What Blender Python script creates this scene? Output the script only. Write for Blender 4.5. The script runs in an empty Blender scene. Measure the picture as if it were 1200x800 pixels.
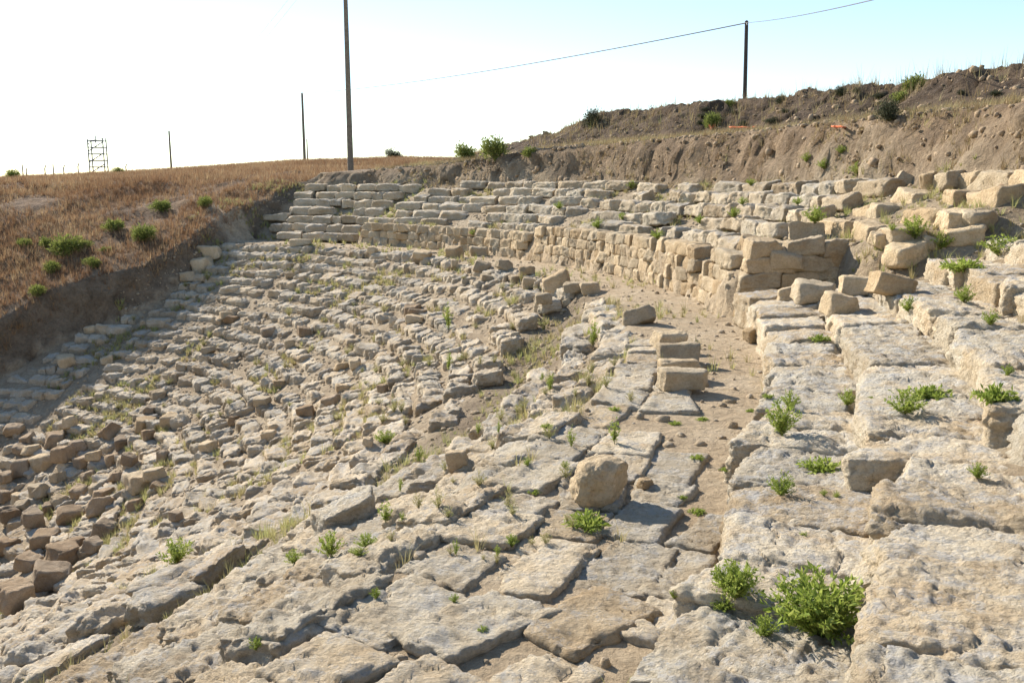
import bpy, math, random
import numpy as np
from mathutils import Vector, Matrix, Euler

random.seed(7)
RNG = np.random.default_rng(7)
SC = bpy.context.scene
COL = SC.collection
rad = math.radians

# ------------------------------------------------------------------ camera
EYE = 2.4                      # metres above the walkway
PITCH = 9.87
FPX = 1040.0                   # focal length in photo pixels (photo is 1200 wide)
cam_d = bpy.data.cameras.new('camera')
cam_d.sensor_width = 36.0
cam_d.lens = 36.0 * FPX / 1200.0
cam_d.clip_start = 0.05
cam_d.clip_end = 6000
cam = bpy.data.objects.new('camera', cam_d)
COL.objects.link(cam)
cam.location = (0, 0, EYE)
cam.rotation_euler = (rad(90 - PITCH), 0, 0)
SC.camera = cam

# ------------------------------------------------------------------ light
SUN_AZ, SUN_EL = -44.0, 31.0   # degrees from the view direction (left), elevation
world = bpy.data.worlds.new('World')
SC.world = world
world.use_nodes = True
wn = world.node_tree.nodes
wl = world.node_tree.links
bg = wn['Background']
sky = wn.new('ShaderNodeTexSky')
sky.sky_type = 'NISHITA'
sky.sun_disc = False
sky.sun_elevation = rad(SUN_EL)
sky.sun_rotation = rad(SUN_AZ)
sky.altitude = 100
sky.air_density = 1.0
sky.dust_density = 0.05
sky.ozone_density = 1.0
wl.new(sky.outputs[0], bg.inputs[0])
bg.inputs[1].default_value = 0.115
sun_d = bpy.data.lights.new('sun', 'SUN')
sun_d.energy = 5.0
sun_d.angle = rad(0.55)
sun_d.color = (1.0, 0.925, 0.82)
sun = bpy.data.objects.new('sun', sun_d)
COL.objects.link(sun)
sdir = Vector((math.sin(rad(SUN_AZ)) * math.cos(rad(SUN_EL)),
               math.cos(rad(SUN_AZ)) * math.cos(rad(SUN_EL)), math.sin(rad(SUN_EL))))
sun.rotation_euler = sdir.to_track_quat('Z', 'Y').to_euler()
sun.location = (-20, 20, 30)
SC.view_settings.view_transform = 'Standard'
SC.view_settings.look = 'None'
SC.view_settings.exposure = 0.95
SC.view_settings.gamma = 1.0
SC.cycles.use_denoising = True
SC.cycles.max_bounces = 6
SC.cycles.diffuse_bounces = 2

# ------------------------------------------------------------------ noise (numpy)
def _hash(ix, iy, iz, seed):
    h = (ix.astype(np.uint32) * np.uint32(374761393) + iy.astype(np.uint32) * np.uint32(668265263)
         + iz.astype(np.uint32) * np.uint32(2147483647) + np.uint32(seed * 144665 & 0xffffffff))
    h = (h ^ (h >> np.uint32(13))) * np.uint32(1274126177)
    h = h ^ (h >> np.uint32(16))
    return h.astype(np.float64) / 4294967295.0

def vnoise(p, seed=0):
    p = np.asarray(p, dtype=np.float64) + 1000.0
    i = np.floor(p).astype(np.int64)
    f = p - i
    u = f * f * f * (f * (f * 6 - 15) + 10)
    r = 0
    for dx in (0, 1):
        wx = u[..., 0] if dx else 1 - u[..., 0]
        for dy in (0, 1):
            wy = u[..., 1] if dy else 1 - u[..., 1]
            for dz in (0, 1):
                wz = u[..., 2] if dz else 1 - u[..., 2]
                r = r + wx * wy * wz * _hash(i[..., 0] + dx, i[..., 1] + dy, i[..., 2] + dz, seed)
    return r * 2 - 1

def fbm(p, octv=4, seed=0, gain=0.5, lac=2.03):
    p = np.asarray(p, dtype=np.float64)
    a, s, r = 1.0, 0.0, 0
    for o in range(octv):
        r = r + a * vnoise(p, seed + o * 17)
        s += a
        a *= gain
        p = p * lac + 13.7
    return r / s

def ridged(p, octv=3, seed=0):
    a, s, r = 1.0, 0.0, 0
    p = np.asarray(p, dtype=np.float64)
    for o in range(octv):
        r = r + a * (1 - np.abs(vnoise(p, seed + o * 31)) * 2)
        s += a
        a *= 0.5
        p = p * 2.1 + 5.1
    return r / s

def P3(x, y, z=None):
    x = np.asarray(x, float); y = np.asarray(y, float)
    z = np.zeros_like(x) if z is None else np.asarray(z, float) + np.zeros_like(x)
    return np.stack([x, y + np.zeros_like(x), z], -1)

def sstep(a, b, x):
    t = np.clip((x - a) / (b - a), 0, 1)
    return t * t * (3 - 2 * t)

# ------------------------------------------------------------------ plan of the theatre
CX, CY = -20.0, 17.0           # centre of the rings
R_WALL = 24.0                  # foot of the walkway wall
R_LIP = 22.1                   # inner lip of the walkway
ROW, RISE = 0.58, 0.29
R0 = 21.6                      # front of the uppermost lower row

def dR(th):                    # the far wing opens out a little
    return 0.032 * np.maximum(0.0, th - 31.0) + .062 * np.clip(-24.0 - th, 0, 12)

def polar(x, y):
    dx, dy = np.asarray(x, float) - CX, np.asarray(y, float) - CY
    th = np.degrees(np.arctan2(dy, dx))
    return np.hypot(dx, dy) - dR(th), th

def unpolar(r, th):
    rr = r + float(dR(np.array(th)))
    return CX + rr * math.cos(rad(th)), CY + rr * math.sin(rad(th))

def dist_poly(x, y, pts):
    """distance to an open polyline, and side (+ left of travel direction)"""
    best = np.full(np.shape(x), 1e9); side = np.zeros(np.shape(x))
    for (x0, y0), (x1, y1) in zip(pts[:-1], pts[1:]):
        ex, ey = x1 - x0, y1 - y0
        t = np.clip(((x - x0) * ex + (y - y0) * ey) / (ex * ex + ey * ey), 0, 1)
        px, py = x0 + t * ex, y0 + t * ey
        d = np.hypot(x - px, y - py)
        s = np.sign(ex * (y - y0) - ey * (x - x0))
        m = d < best
        best = np.where(m, d, best); side = np.where(m, s, side)
    return best, side

# foot of the excavation's cut bank on the far side (walking from orchestra outward)
BANK = [(-34, 24.5), (-23.5, 29.6), (-19.0, 31.8), (-17.0, 33.8), (-14.3, 35.0), (-13.0, 37.0), (-11.9, 41.5), (-10.6, 45.5)]
BANK_OUT = BANK + [(-9.0, 47.2), (-6.0, 48.3)]
GULLY = [(1.1, 20.3), (0.1, 15.8), (-0.85, 12.4), (-2.1, 10.0), (-3.0, 9.0), (-3.9, 7.7), (-4.7, 6.0), (-5.6, 3.6)]

def upper_h(r, th):
    """bed under the upper rows"""
    walled = np.where(r > 26, 1.0, sstep(-2.0, -1.2, th)) * 0.90
    a = np.where(r < R_WALL + .05, 0.0, np.clip((r - R_WALL - .05) / 0.12, 0, 1) * walled)
    b = np.clip(r - (R_WALL + 0.85), 0, 3.9) * (1.50 / 3.9)
    near = np.clip(r - R_WALL + 0.05, 0, 5.0) * 0.38 - 0.01
    sh = 2.6 * sstep(25.9, 26.3, r)
    w = sstep(-4.5 - sh, -1.5 - sh, th)
    far = np.clip(r - R_WALL - .1, 0, 5.0) * (.37 / .70) - .16
    we = sstep(57.0, 57.6, th)
    return ((a + b) * (1 - we) + far * we) * w + near * (1 - w) - 0.02

def height(x, y, detail=True):
    x = np.asarray(x, float); y = np.asarray(y, float)
    r, th = polar(x, y)
    n1 = fbm(P3(x * .35, y * .35), 4, 3)
    n2 = fbm(P3(x * 1.3, y * 1.3), 4, 9)
    # lower seating
    low = -0.275 - 0.5 * (R0 - r) + .06 * fbm(P3(x * .8, y * .8), 2, 33)
    low = np.maximum(low, -7.6)
    low = np.where(r > R0, np.minimum(-0.37 + (r - R0) / 0.5 * 0.37, 0.0), low)
    gd, _ = dist_poly(x, y, GULLY)
    low = low - 0.30 * np.exp(-(gd / 0.85) ** 2) * (1 + .5 * n2)
    inn = np.where(r < R_WALL, low, upper_h(r, th))
    # cut bank and the ground behind the seats
    top = np.interp(th, [-60, -30, -12, 0, 20, 45, 55, 66, 72, 90], [2.6, 2.7, 2.9, 4.0, 4.15, 4.0, 3.5, 3.15, 3.1, 3.1])
    crest = np.interp(th, [-60, -20, 10, 50, 58, 64, 69, 76, 95], [4.9, 5.3, 5.75, 5.9, 5.0, 4.55, 4.3, 4.1, 3.95])
    rb = 28.9 + 0.55 * n1 + 0.08 * n2
    bank = np.interp(th, [-60, -14, 0, 90], [2.6, 1.6, 0.95, 0.8])
    s1 = sstep(0, 1, np.clip((r - rb) / bank, 0, 1))
    base = inn + (top - inn) * s1
    bench = top + np.clip((r - rb - bank) / 4.0, 0, 1) * 0.35
    s2 = np.clip((r - 33.6 - 1.0 * n1) / (2.7 + 3.2 * sstep(44, 60, th)), 0, 1)
    s2n = np.clip((r - 29.5) / 8.2, 0, 1)
    nearw = 1 - sstep(-16, -2, th)
    m = bench + (crest - bench) * (s2 * (1 - nearw) + s2n * nearw)
    out = np.where(r > rb + bank, m, base)
    # far plateau
    D = np.hypot(x, y)
    az = np.degrees(np.arctan2(x, y))
    sl = np.interp(az, [-60, -30, -21, -13.5, -7, 0, 8, 90], [0.002, .006, .016, .026, .030, .028, 0.02, 0.02])
    plat = EYE + np.minimum(D, 150) * sl + np.minimum(0, 170 - D) * .012
    wv = sstep(38.5, 52, r) * np.interp(th, [0, 40, 70, 76], [0, 0.2, 1, 1])
    out = out * (1 - wv) + np.minimum(plat, 9) * wv
    drop = np.clip(r - 40, 0, 200) * .05 * np.interp(th, [30, 62], [1, 0])
    out = out - drop
    # grassy hill beyond the cut on the far left
    hl = np.interp(r, [5, 10, 13.5, 17, 20, 24, 28, 33, 40, 55], [-5.2, -4.0, -2.45, -0.95, .35, 1.65, 2.6, 3.0, 3.15, 3.3])
    hl = hl + 0.22 * n1 + .55 * fbm(P3(x * .16, y * .16), 3, 44) + .10 * n2
    hl = hl - .6 * (1 - sstep(-31, -15, az)) * sstep(24, 36, r)
    hl = hl * (1 - sstep(40, 62, r)) + plat * sstep(40, 62, r)
    d, s = dist_poly(x, y, BANK_OUT)
    sd = np.where(s > 0, d, -d) + 0.22 * n2 + 0.1
    ext = (y > 47) | (x < -34)
    sd = np.where((th > 125), np.abs(sd), sd)
    wl_ = np.clip(sd / 0.75, 0, 1)
    wl_ = wl_ * (0.75 + .25 * wl_)
    hl_mix = sstep(28.5, 36, r)
    left = np.where(th > 62, 1.0, 0.0)
    out = np.where((sd > 0) & (th > 58), out + (hl - out) * wl_, out)
    if detail:
        rough = np.where(r > 33, 1.0, 0.35) * np.where(th > 72, .6, 1)
        rough = np.where((r > R_LIP) & (r < R_WALL), .15, rough)
        out = out + 0.10 * rough * n2 + rough * .05 * fbm(P3(x * 4.5, y * 4.5), 3, 71)
        clod = np.maximum(ridged(P3(x * 1.6, y * 1.6), 3, 5), 0)
        out = out + np.where((r > 33) & (th < 70), .30 * clod * s2, 0)
    return out

# ------------------------------------------------------------------ mesh helpers
def mesh_np(name, verts, faces_flat, nper, mat=None, smooth=True):
    """faces_flat: flat index array, nper: corners per face (int) """
    me = bpy.data.meshes.new(name)
    verts = np.asarray(verts, dtype=np.float32)
    faces_flat = np.asarray(faces_flat, dtype=np.int32).ravel()
    nf = len(faces_flat) // nper
    me.vertices.add(len(verts)); me.vertices.foreach_set('co', verts.ravel())
    me.loops.add(len(faces_flat)); me.loops.foreach_set('vertex_index', faces_flat)
    me.polygons.add(nf)
    me.polygons.foreach_set('loop_start', np.arange(nf, dtype=np.int32) * nper)
    me.polygons.foreach_set('loop_total', np.full(nf, nper, dtype=np.int32))
    if smooth:
        me.polygons.foreach_set('use_smooth', np.ones(nf, dtype=bool))
    me.update(calc_edges=True)
    if mat:
        me.materials.append(mat)
    return me

def link(name, me, parent=None, mw=None):
    o = bpy.data.objects.new(name, me)
    COL.objects.link(o)
    if parent is not None:
        o.parent = parent
    if mw is not None:
        o.matrix_world = mw if parent is None else mw
    return o

def empty(name, loc):
    o = bpy.data.objects.new(name, None)
    o.empty_display_size = .3
    COL.objects.link(o)
    o.location = loc
    return o

def tag(o, label, cat, group=None):
    o['label'] = label; o['category'] = cat
    if group:
        o['group'] = group
    return o

def child(name, me, root, loc, rot=(0, 0, 0), scale=(1, 1, 1)):
    """loc is a world position; root is an unrotated Empty"""
    o = bpy.data.objects.new(name, me)
    COL.objects.link(o)
    o.parent = root
    o.location = Vector(loc) - root.location
    o.rotation_euler = rot
    o.scale = scale
    return o

# ------------------------------------------------------------------ materials
def new_mat(name):
    m = bpy.data.materials.new(name)
    m.use_nodes = True
    nt = m.node_tree
    b = nt.nodes['Principled BSDF']
    b.inputs['Roughness'].default_value = 0.95
    b.inputs['Specular IOR Level'].default_value = 0.15
    return m, nt, b

def N(nt, t, **kw):
    n = nt.nodes.new(t)
    for k, v in kw.items():
        if k.startswith('i_'):
            n.inputs[int(k[2:])].default_value = v
        else:
            setattr(n, k, v)
    return n

def noise_n(nt, vec, scale, detail=6, rough=.6, dist=0.0):
    n = N(nt, 'ShaderNodeTexNoise')
    n.inputs['Scale'].default_value = scale
    n.inputs['Detail'].default_value = detail
    n.inputs['Roughness'].default_value = rough
    n.inputs['Distortion'].default_value = dist
    nt.links.new(vec, n.inputs['Vector'])
    return n.outputs[0]

def ramp_n(nt, fac, stops):
    n = N(nt, 'ShaderNodeValToRGB')
    e = n.color_ramp.elements
    while len(e) < len(stops):
        e.new(0.5)
    for el, (p, c) in zip(e, stops):
        el.position = p
        el.color = (*c, 1) if len(c) == 3 else c
    nt.links.new(fac, n.inputs[0])
    return n.outputs[0]

def mix_n(nt, fac, a, b, mode='MIX'):
    n = N(nt, 'ShaderNodeMix', data_type='RGBA', blend_type=mode)
    for s, v in ((0, fac), (6, a), (7, b)):
        if isinstance(v, (int, float)):
            n.inputs[s].default_value = v
        elif isinstance(v, tuple):
            n.inputs[s].default_value = (*v, 1) if len(v) == 3 else v
        else:
            nt.links.new(v, n.inputs[s])
    return n.outputs[2]

def math_n(nt, op, a, b=None, clamp=False):
    n = N(nt, 'ShaderNodeMath', operation=op, use_clamp=clamp)
    for k, v in enumerate((a, b)):
        if v is None:
            continue
        if isinstance(v, (int, float)):
            n.inputs[k].default_value = v
        else:
            nt.links.new(v, n.inputs[k])
    return n.outputs[0]

def stone_mat(name, light, mid, warm, lichen, lich_amt, bump=0.5, scale=1.0):
    m, nt, b = new_mat(name)
    geo = N(nt, 'ShaderNodeNewGeometry')
    oi = N(nt, 'ShaderNodeObjectInfo')
    pos = geo.outputs['Position']
    base = ramp_n(nt, noise_n(nt, pos, 2.3 * scale, 7, .62), [(.32, warm), (.5, mid), (.68, light)])
    fine = ramp_n(nt, noise_n(nt, pos, 26 * scale, 6, .7), [(.25, (.62, .58, .52)), (.55, (1, 1, 1)), (.8, (1.12, 1.1, 1.06))])
    c = mix_n(nt, .75, base, fine, 'MULTIPLY')
    # per-block tint
    tint = ramp_n(nt, oi.outputs['Random'], [(0, (.74, .66, .56)), (.25, (.98, .93, .86)), (.5, (1.1, 1.06, 1.0)), (.75, (.90, .91, .92)), (1, (.72, .71, .70))])
    c = mix_n(nt, .85, c, tint, 'MULTIPLY')
    zone = ramp_n(nt, noise_n(nt, pos, .33, 4, .6), [(.3, (.80, .78, .76)), (.5, (1, 1, 1)), (.7, (1.08, 1.05, 1.0))])
    c = mix_n(nt, 1.0, c, zone, 'MULTIPLY')
    stn = ramp_n(nt, noise_n(nt, pos, 3.1 * scale, 6, .7, .5), [(.60, (0, 0, 0)), (.72, (1, 1, 1))])
    c = mix_n(nt, math_n(nt, 'MULTIPLY', stn, .45), c, (.46, .29, .16))
    # grey lichen crust, mostly on faces open to the sky
    sep = N(nt, 'ShaderNodeSeparateXYZ')
    nt.links.new(geo.outputs['Normal'], sep.inputs[0])
    ln = noise_n(nt, pos, 4.6 * scale, 5, .72, .3)
    up = math_n(nt, 'MULTIPLY', math_n(nt, 'ADD', sep.outputs[2], .15, True), .22)
    ln2 = noise_n(nt, pos, 31 * scale, 7, .75)
    ln = math_n(nt, 'ADD', math_n(nt, 'MULTIPLY', ln, .6), math_n(nt, 'MULTIPLY', ln2, .4))
    lf = ramp_n(nt, math_n(nt, 'ADD', ln, up), [(.80 - lich_amt * .1, (0, 0, 0)), (.90 - lich_amt * .1, (1, 1, 1))])
    lf2 = math_n(nt, 'MULTIPLY', lf, .75)
    c = mix_n(nt, lf2, c, lichen)
    # dark specks
    vor = N(nt, 'ShaderNodeTexVoronoi'); vor.inputs['Scale'].default_value = 38 * scale
    nt.links.new(pos, vor.inputs['Vector'])
    sp = ramp_n(nt, vor.outputs['Distance'], [(.08, (.55, .52, .48)), (.3, (1, 1, 1))])
    c = mix_n(nt, .4, c, sp, 'MULTIPLY')
    nt.links.new(c, b.inputs['Base Color'])
    # relief: pits, grooves and grain
    mp = N(nt, 'ShaderNodeMapping'); mp.inputs['Scale'].default_value = (.55, 1.5, 1.6)
    nt.links.new(pos, mp.inputs['Vector'])
    n1 = noise_n(nt, mp.outputs[0], 13 * scale, 7, .74, .3)
    n2 = noise_n(nt, pos, 70 * scale, 4, .75)
    v2 = N(nt, 'ShaderNodeTexVoronoi'); v2.inputs['Scale'].default_value = 34 * scale
    v2.feature = 'SMOOTH_F1'
    nt.links.new(pos, v2.inputs['Vector'])
    hh = math_n(nt, 'ADD', math_n(nt, 'MULTIPLY', n1, 1.0), math_n(nt, 'MULTIPLY', n2, .35))
    hh = math_n(nt, 'ADD', hh, math_n(nt, 'MULTIPLY', v2.outputs['Distance'], .3))
    bp = N(nt, 'ShaderNodeBump'); bp.inputs['Strength'].default_value = bump
    bp.inputs['Distance'].default_value = .06
    nt.links.new(hh, bp.inputs['Height'])
    nt.links.new(bp.outputs[0], b.inputs['Normal'])
    return m

M = {}
M['lime'] = stone_mat('weathered limestone', (.63, .555, .43), (.55, .47, .35), (.45, .37, .26), (.37, .355, .325), .95, .8)
M['near'] = stone_mat('pitted limestone', (.76, .69, .555), (.70, .61, .46), (.60, .48, .325), (.49, .475, .45), .95, 1.0, 1.25)
M['mid'] = stone_mat('worn slab limestone', (.69, .61, .475), (.61, .52, .38), (.51, .405, .27), (.43, .41, .375), .8, .95, 1.1)
M['wall'] = stone_mat('cut tan limestone', (.64, .53, .37), (.56, .45, .30), (.46, .36, .235), (.31, .28, .23), .3, .75)
M['brown'] = stone_mat('brown field stone', (.47, .37, .26), (.39, .30, .205), (.31, .23, .15), (.25, .225, .19), .35, .8)

def ground_mat():
    m, nt, b = new_mat('earth')
    geo = N(nt, 'ShaderNodeNewGeometry'); pos = geo.outputs['Position']
    at = N(nt, 'ShaderNodeAttribute', attribute_name='soil')
    sep = N(nt, 'ShaderNodeSeparateColor'); nt.links.new(at.outputs['Color'], sep.inputs[0])
    n1 = noise_n(nt, pos, 1.2, 7, .62)
    n2 = noise_n(nt, pos, 9, 7, .68)
    tan = ramp_n(nt, n1, [(.3, (.30, .225, .145)), (.52, (.40, .315, .21)), (.7, (.49, .40, .28))])
    spoil = ramp_n(nt, n1, [(.3, (.06, .043, .03)), (.5, (.11, .078, .052)), (.72, (.18, .13, .085))])
    russet = ramp_n(nt, n1, [(.3, (.10, .065, .042)), (.52, (.20, .125, .07)), (.72, (.29, .19, .105))])
    path = ramp_n(nt, n1, [(.3, (.45, .335, .21)), (.55, (.53, .415, .275)), (.72, (.60, .49, .345))])
    c = mix_n(nt, sep.outputs[0], tan, spoil)
    c = mix_n(nt, sep.outputs[1], c, russet)
    c = mix_n(nt, sep.outputs[2], c, path)
    f = ramp_n(nt, n2, [(.3, (.62, .6, .58)), (.55, (1, 1, 1)), (.75, (1.2, 1.18, 1.14))])
    c = mix_n(nt, .8, c, f, 'MULTIPLY')
    vor = N(nt, 'ShaderNodeTexVoronoi'); vor.inputs['Scale'].default_value = 17
    nt.links.new(pos, vor.inputs['Vector'])
    vc = N(nt, 'ShaderNodeSeparateColor'); nt.links.new(vor.outputs['Color'], vc.inputs[0])
    peb = math_n(nt, 'MULTIPLY', math_n(nt, 'GREATER_THAN', vc.outputs[0], .86), math_n(nt, 'LESS_THAN', vor.outputs['Distance'], .36))
    c = mix_n(nt, math_n(nt, 'MULTIPLY', peb, .35), c, (.36, .29, .205))
    nt.links.new(c, b.inputs['Base Color'])
    hh = math_n(nt, 'ADD', math_n(nt, 'MULTIPLY', n2, 1.2), math_n(nt, 'MULTIPLY', noise_n(nt, pos, 40, 7, .75), .5))
    hh = math_n(nt, 'ADD', hh, math_n(nt, 'MULTIPLY', noise_n(nt, pos, 3.5, 6, .6), 1.2))
    hh = math_n(nt, 'ADD', hh, math_n(nt, 'MULTIPLY', peb, .25))
    bp = N(nt, 'ShaderNodeBump'); bp.inputs['Strength'].default_value = 1.0
    bp.inputs['Distance'].default_value = .09
    nt.links.new(hh, bp.inputs['Height']); nt.links.new(bp.outputs[0], b.inputs['Normal'])
    return m
M['earth'] = ground_mat()

def leaf_mat(name, cols, transl=.35, scale=3.0):
    m, nt, b = new_mat(name)
    geo = N(nt, 'ShaderNodeNewGeometry')
    at = N(nt, 'ShaderNodeAttribute', attribute_name='tint')
    n1 = noise_n(nt, geo.outputs['Position'], scale, 3, .6)
    f = math_n(nt, 'ADD', math_n(nt, 'MULTIPLY', n1, .5), math_n(nt, 'MULTIPLY', at.outputs['Fac'], .5))
    c = ramp_n(nt, f, cols)
    nt.links.new(c, b.inputs['Base Color'])
    b.inputs['Roughness'].default_value = .7
    tr = N(nt, 'ShaderNodeBsdfTranslucent'); nt.links.new(c, tr.inputs[0])
    mx = N(nt, 'ShaderNodeMixShader'); mx.inputs[0].default_value = transl
    out = nt.nodes['Material Output']
    nt.links.new(b.outputs[0], mx.inputs[1]); nt.links.new(tr.outputs[0], mx.inputs[2])
    nt.links.new(mx.outputs[0], out.inputs[0])
    return m
M['green'] = leaf_mat('fresh weed leaf', [(.25, (.17, .23, .04)), (.5, (.29, .36, .065)), (.75, (.42, .46, .12))], .4)
M['bush'] = leaf_mat('shrub leaf', [(.25, (.10, .125, .03)), (.5, (.20, .235, .055)), (.75, (.34, .36, .10))], .4)
M['dark'] = leaf_mat('dull scrub leaf', [(.25, (.035, .04, .02)), (.5, (.07, .075, .04)), (.75, (.13, .13, .075))], .2)
M['straw'] = leaf_mat('dry straw', [(.25, (.20, .135, .07)), (.45, (.32, .235, .12)), (.62, (.42, .34, .18)), (.8, (.36, .37, .14))], .35, .6)
M['weedgrass'] = leaf_mat('yellow green grass', [(.25, (.38, .30, .15)), (.5, (.42, .38, .17)), (.78, (.37, .41, .14))], .4, .8)
M['russet'] = leaf_mat('russet dry grass', [(.28, (.16, .09, .05)), (.45, (.29, .165, .085)), (.58, (.41, .265, .14)), (.74, (.52, .40, .23))], .35, .22)
M['stem'] = leaf_mat('plant stem', [(.3, (.15, .16, .05)), (.7, (.24, .24, .09))], .1)

def plain(name, col, rough=.8, metal=0.0, var=.25, scale=6):
    m, nt, b = new_mat(name)
    geo = N(nt, 'ShaderNodeNewGeometry')
    n1 = noise_n(nt, geo.outputs['Position'], scale, 6, .65)
    d = tuple(c * (1 - var) for c in col); l = tuple(min(1, c * (1 + var)) for c in col)
    nt.links.new(ramp_n(nt, n1, [(.3, d), (.7, l)]), b.inputs['Base Color'])
    b.inputs['Roughness'].default_value = rough
    b.inputs['Metallic'].default_value = metal
    return m
M['wood'] = plain('weathered pole wood', (.20, .165, .125))
M['darkwood'] = plain('dark creosoted pole', (.075, .06, .05))
M['steel'] = plain('galvanised tube', (.22, .225, .23), .5, .5)
M['concrete'] = plain('fence post concrete', (.33, .31, .28))
M['wire'] = plain('overhead cable', (.16, .15, .15), .5)
M['orange'] = plain('orange plastic net', (.62, .16, .06), .6)

# ------------------------------------------------------------------ ground: one sheet to the horizon
def axis(lo, hi, step, far_lo, far_hi):
    a = list(np.arange(lo, hi, step))
    s = step; v = a[-1]
    while v < far_hi:
        s *= 1.16; v += s; a.append(v)
    s = step; v = a[0]; pre = []
    while v > far_lo:
        s *= 1.16; v -= s; pre.append(v)
    return np.array(pre[::-1] + a)

def build_ground():
    xs = axis(-38, 19, .13, -1500, 1500)
    ys = axis(-3, 58, .13, -300, 2500)
    X, Y = np.meshgrid(xs, ys)
    Z = height(X, Y)
    # ragged faces: push the steep parts sideways
    gy, gx = np.gradient(Z, ys, xs)
    steep = sstep(.6, 1.3, np.hypot(gx, gy))
    q = np.stack([X, Y, Z], -1)
    dx = .34 * fbm(q * np.array([1.3, 1.3, 2.4]), 5, 301, .6) + .05 * fbm(q * 8, 3, 305)
    dy = .34 * fbm(q * np.array([1.3, 1.3, 2.4]) + 40, 5, 311, .6) + .05 * fbm(q * 8 + 40, 3, 315)
    X = X + dx * steep; Y = Y + dy * steep
    X0, Y0 = np.meshgrid(xs, ys)
    nx, ny = len(xs), len(ys)
    idx = np.arange(nx * ny).reshape(ny, nx)
    f = np.stack([idx[:-1, :-1], idx[:-1, 1:], idx[1:, 1:], idx[1:, :-1]], -1).reshape(-1, 4)
    me = mesh_np('ground', np.stack([X, Y, Z], -1).reshape(-1, 3), f, 4, M['earth'])
    r, th = polar(X, Y)
    d, s = dist_poly(X, Y, BANK_OUT)
    n = fbm(P3(X * .5, Y * .5), 3, 88)
    spoil = (.25 * sstep(29.5, 31, r + n) + .75 * sstep(32.8, 34.2, r + n)) * (1 - sstep(62, 74, th)) + .3 * sstep(28.6, 29.2, r) * (1 - sstep(29.6, 31, r))
    hillm = np.where((s > 0) & (th > 58), sstep(.5, 1.4, d + .4 * n), 0)
    hillm = np.maximum(hillm, sstep(60, 70, th) * sstep(33, 36, r))
    hillm = np.maximum(hillm, .55 * sstep(28.8, 29.6, r + .3 * n) * (1 - sstep(33, 34.5, r)) * (th < 70))
    bankm = np.where((s > 0) & (th > 58), (1 - sstep(.5, 1.4, d + .4 * n)) * .6, 0)
    path = sstep(21.9, 22.5, r + .3 * n) * (1 - sstep(24, 24.4, r)) * (th < 76)
    colr = np.zeros((ny, nx, 4), np.float32)
    gdist, _ = dist_poly(X, Y, GULLY)
    bankm = np.maximum(bankm, .38 * (1 - sstep(.6, 1.2, gdist + .2 * n)))
    colr[..., 0] = np.clip(np.maximum(spoil, bankm), 0, 1)
    colr[..., 1] = np.clip(hillm, 0, 1)
    colr[..., 2] = np.clip(path, 0, 1)
    colr[..., 3] = 1
    a = me.color_attributes.new('soil', 'FLOAT_COLOR', 'POINT')
    a.data.foreach_set('color', colr.reshape(-1))
    o = link('ground', me)
    o['kind'] = 'structure'
    return o
ground = build_ground()

# ------------------------------------------------------------------ stone meshes
_cube_cache = {}
def cube_grid(nx, ny, nz):
    """closed box surface with shared vertices, in [-1,1]^3"""
    key = (nx, ny, nz)
    if key in _cube_cache:
        return _cube_cache[key]
    ids = {}
    V = []; F = []
    def vid(i, j, k):
        t = (i, j, k)
        if t not in ids:
            ids[t] = len(V)
            V.append((2 * i / nx - 1, 2 * j / ny - 1, 2 * k / nz - 1))
        return ids[t]
    for i in range(nx):
        for j in range(ny):
            F.append((vid(i, j, nz), vid(i + 1, j, nz), vid(i + 1, j + 1, nz), vid(i, j + 1, nz)))
            F.append((vid(i, j, 0), vid(i, j + 1, 0), vid(i + 1, j + 1, 0), vid(i + 1, j, 0)))
    for i in range(nx):
        for k in range(nz):
            F.append((vid(i, 0, k), vid(i + 1, 0, k), vid(i + 1, 0, k + 1), vid(i, 0, k + 1)))
            F.append((vid(i, ny, k), vid(i, ny, k + 1), vid(i + 1, ny, k + 1), vid(i + 1, ny, k)))
    for j in range(ny):
        for k in range(nz):
            F.append((vid(0, j, k), vid(0, j, k + 1), vid(0, j + 1, k + 1), vid(0, j + 1, k)))
            F.append((vid(nx, j, k), vid(nx, j + 1, k), vid(nx, j + 1, k + 1), vid(nx, j, k + 1)))
    _cube_cache[key] = (np.array(V), np.array(F))
    return _cube_cache[key]

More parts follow.
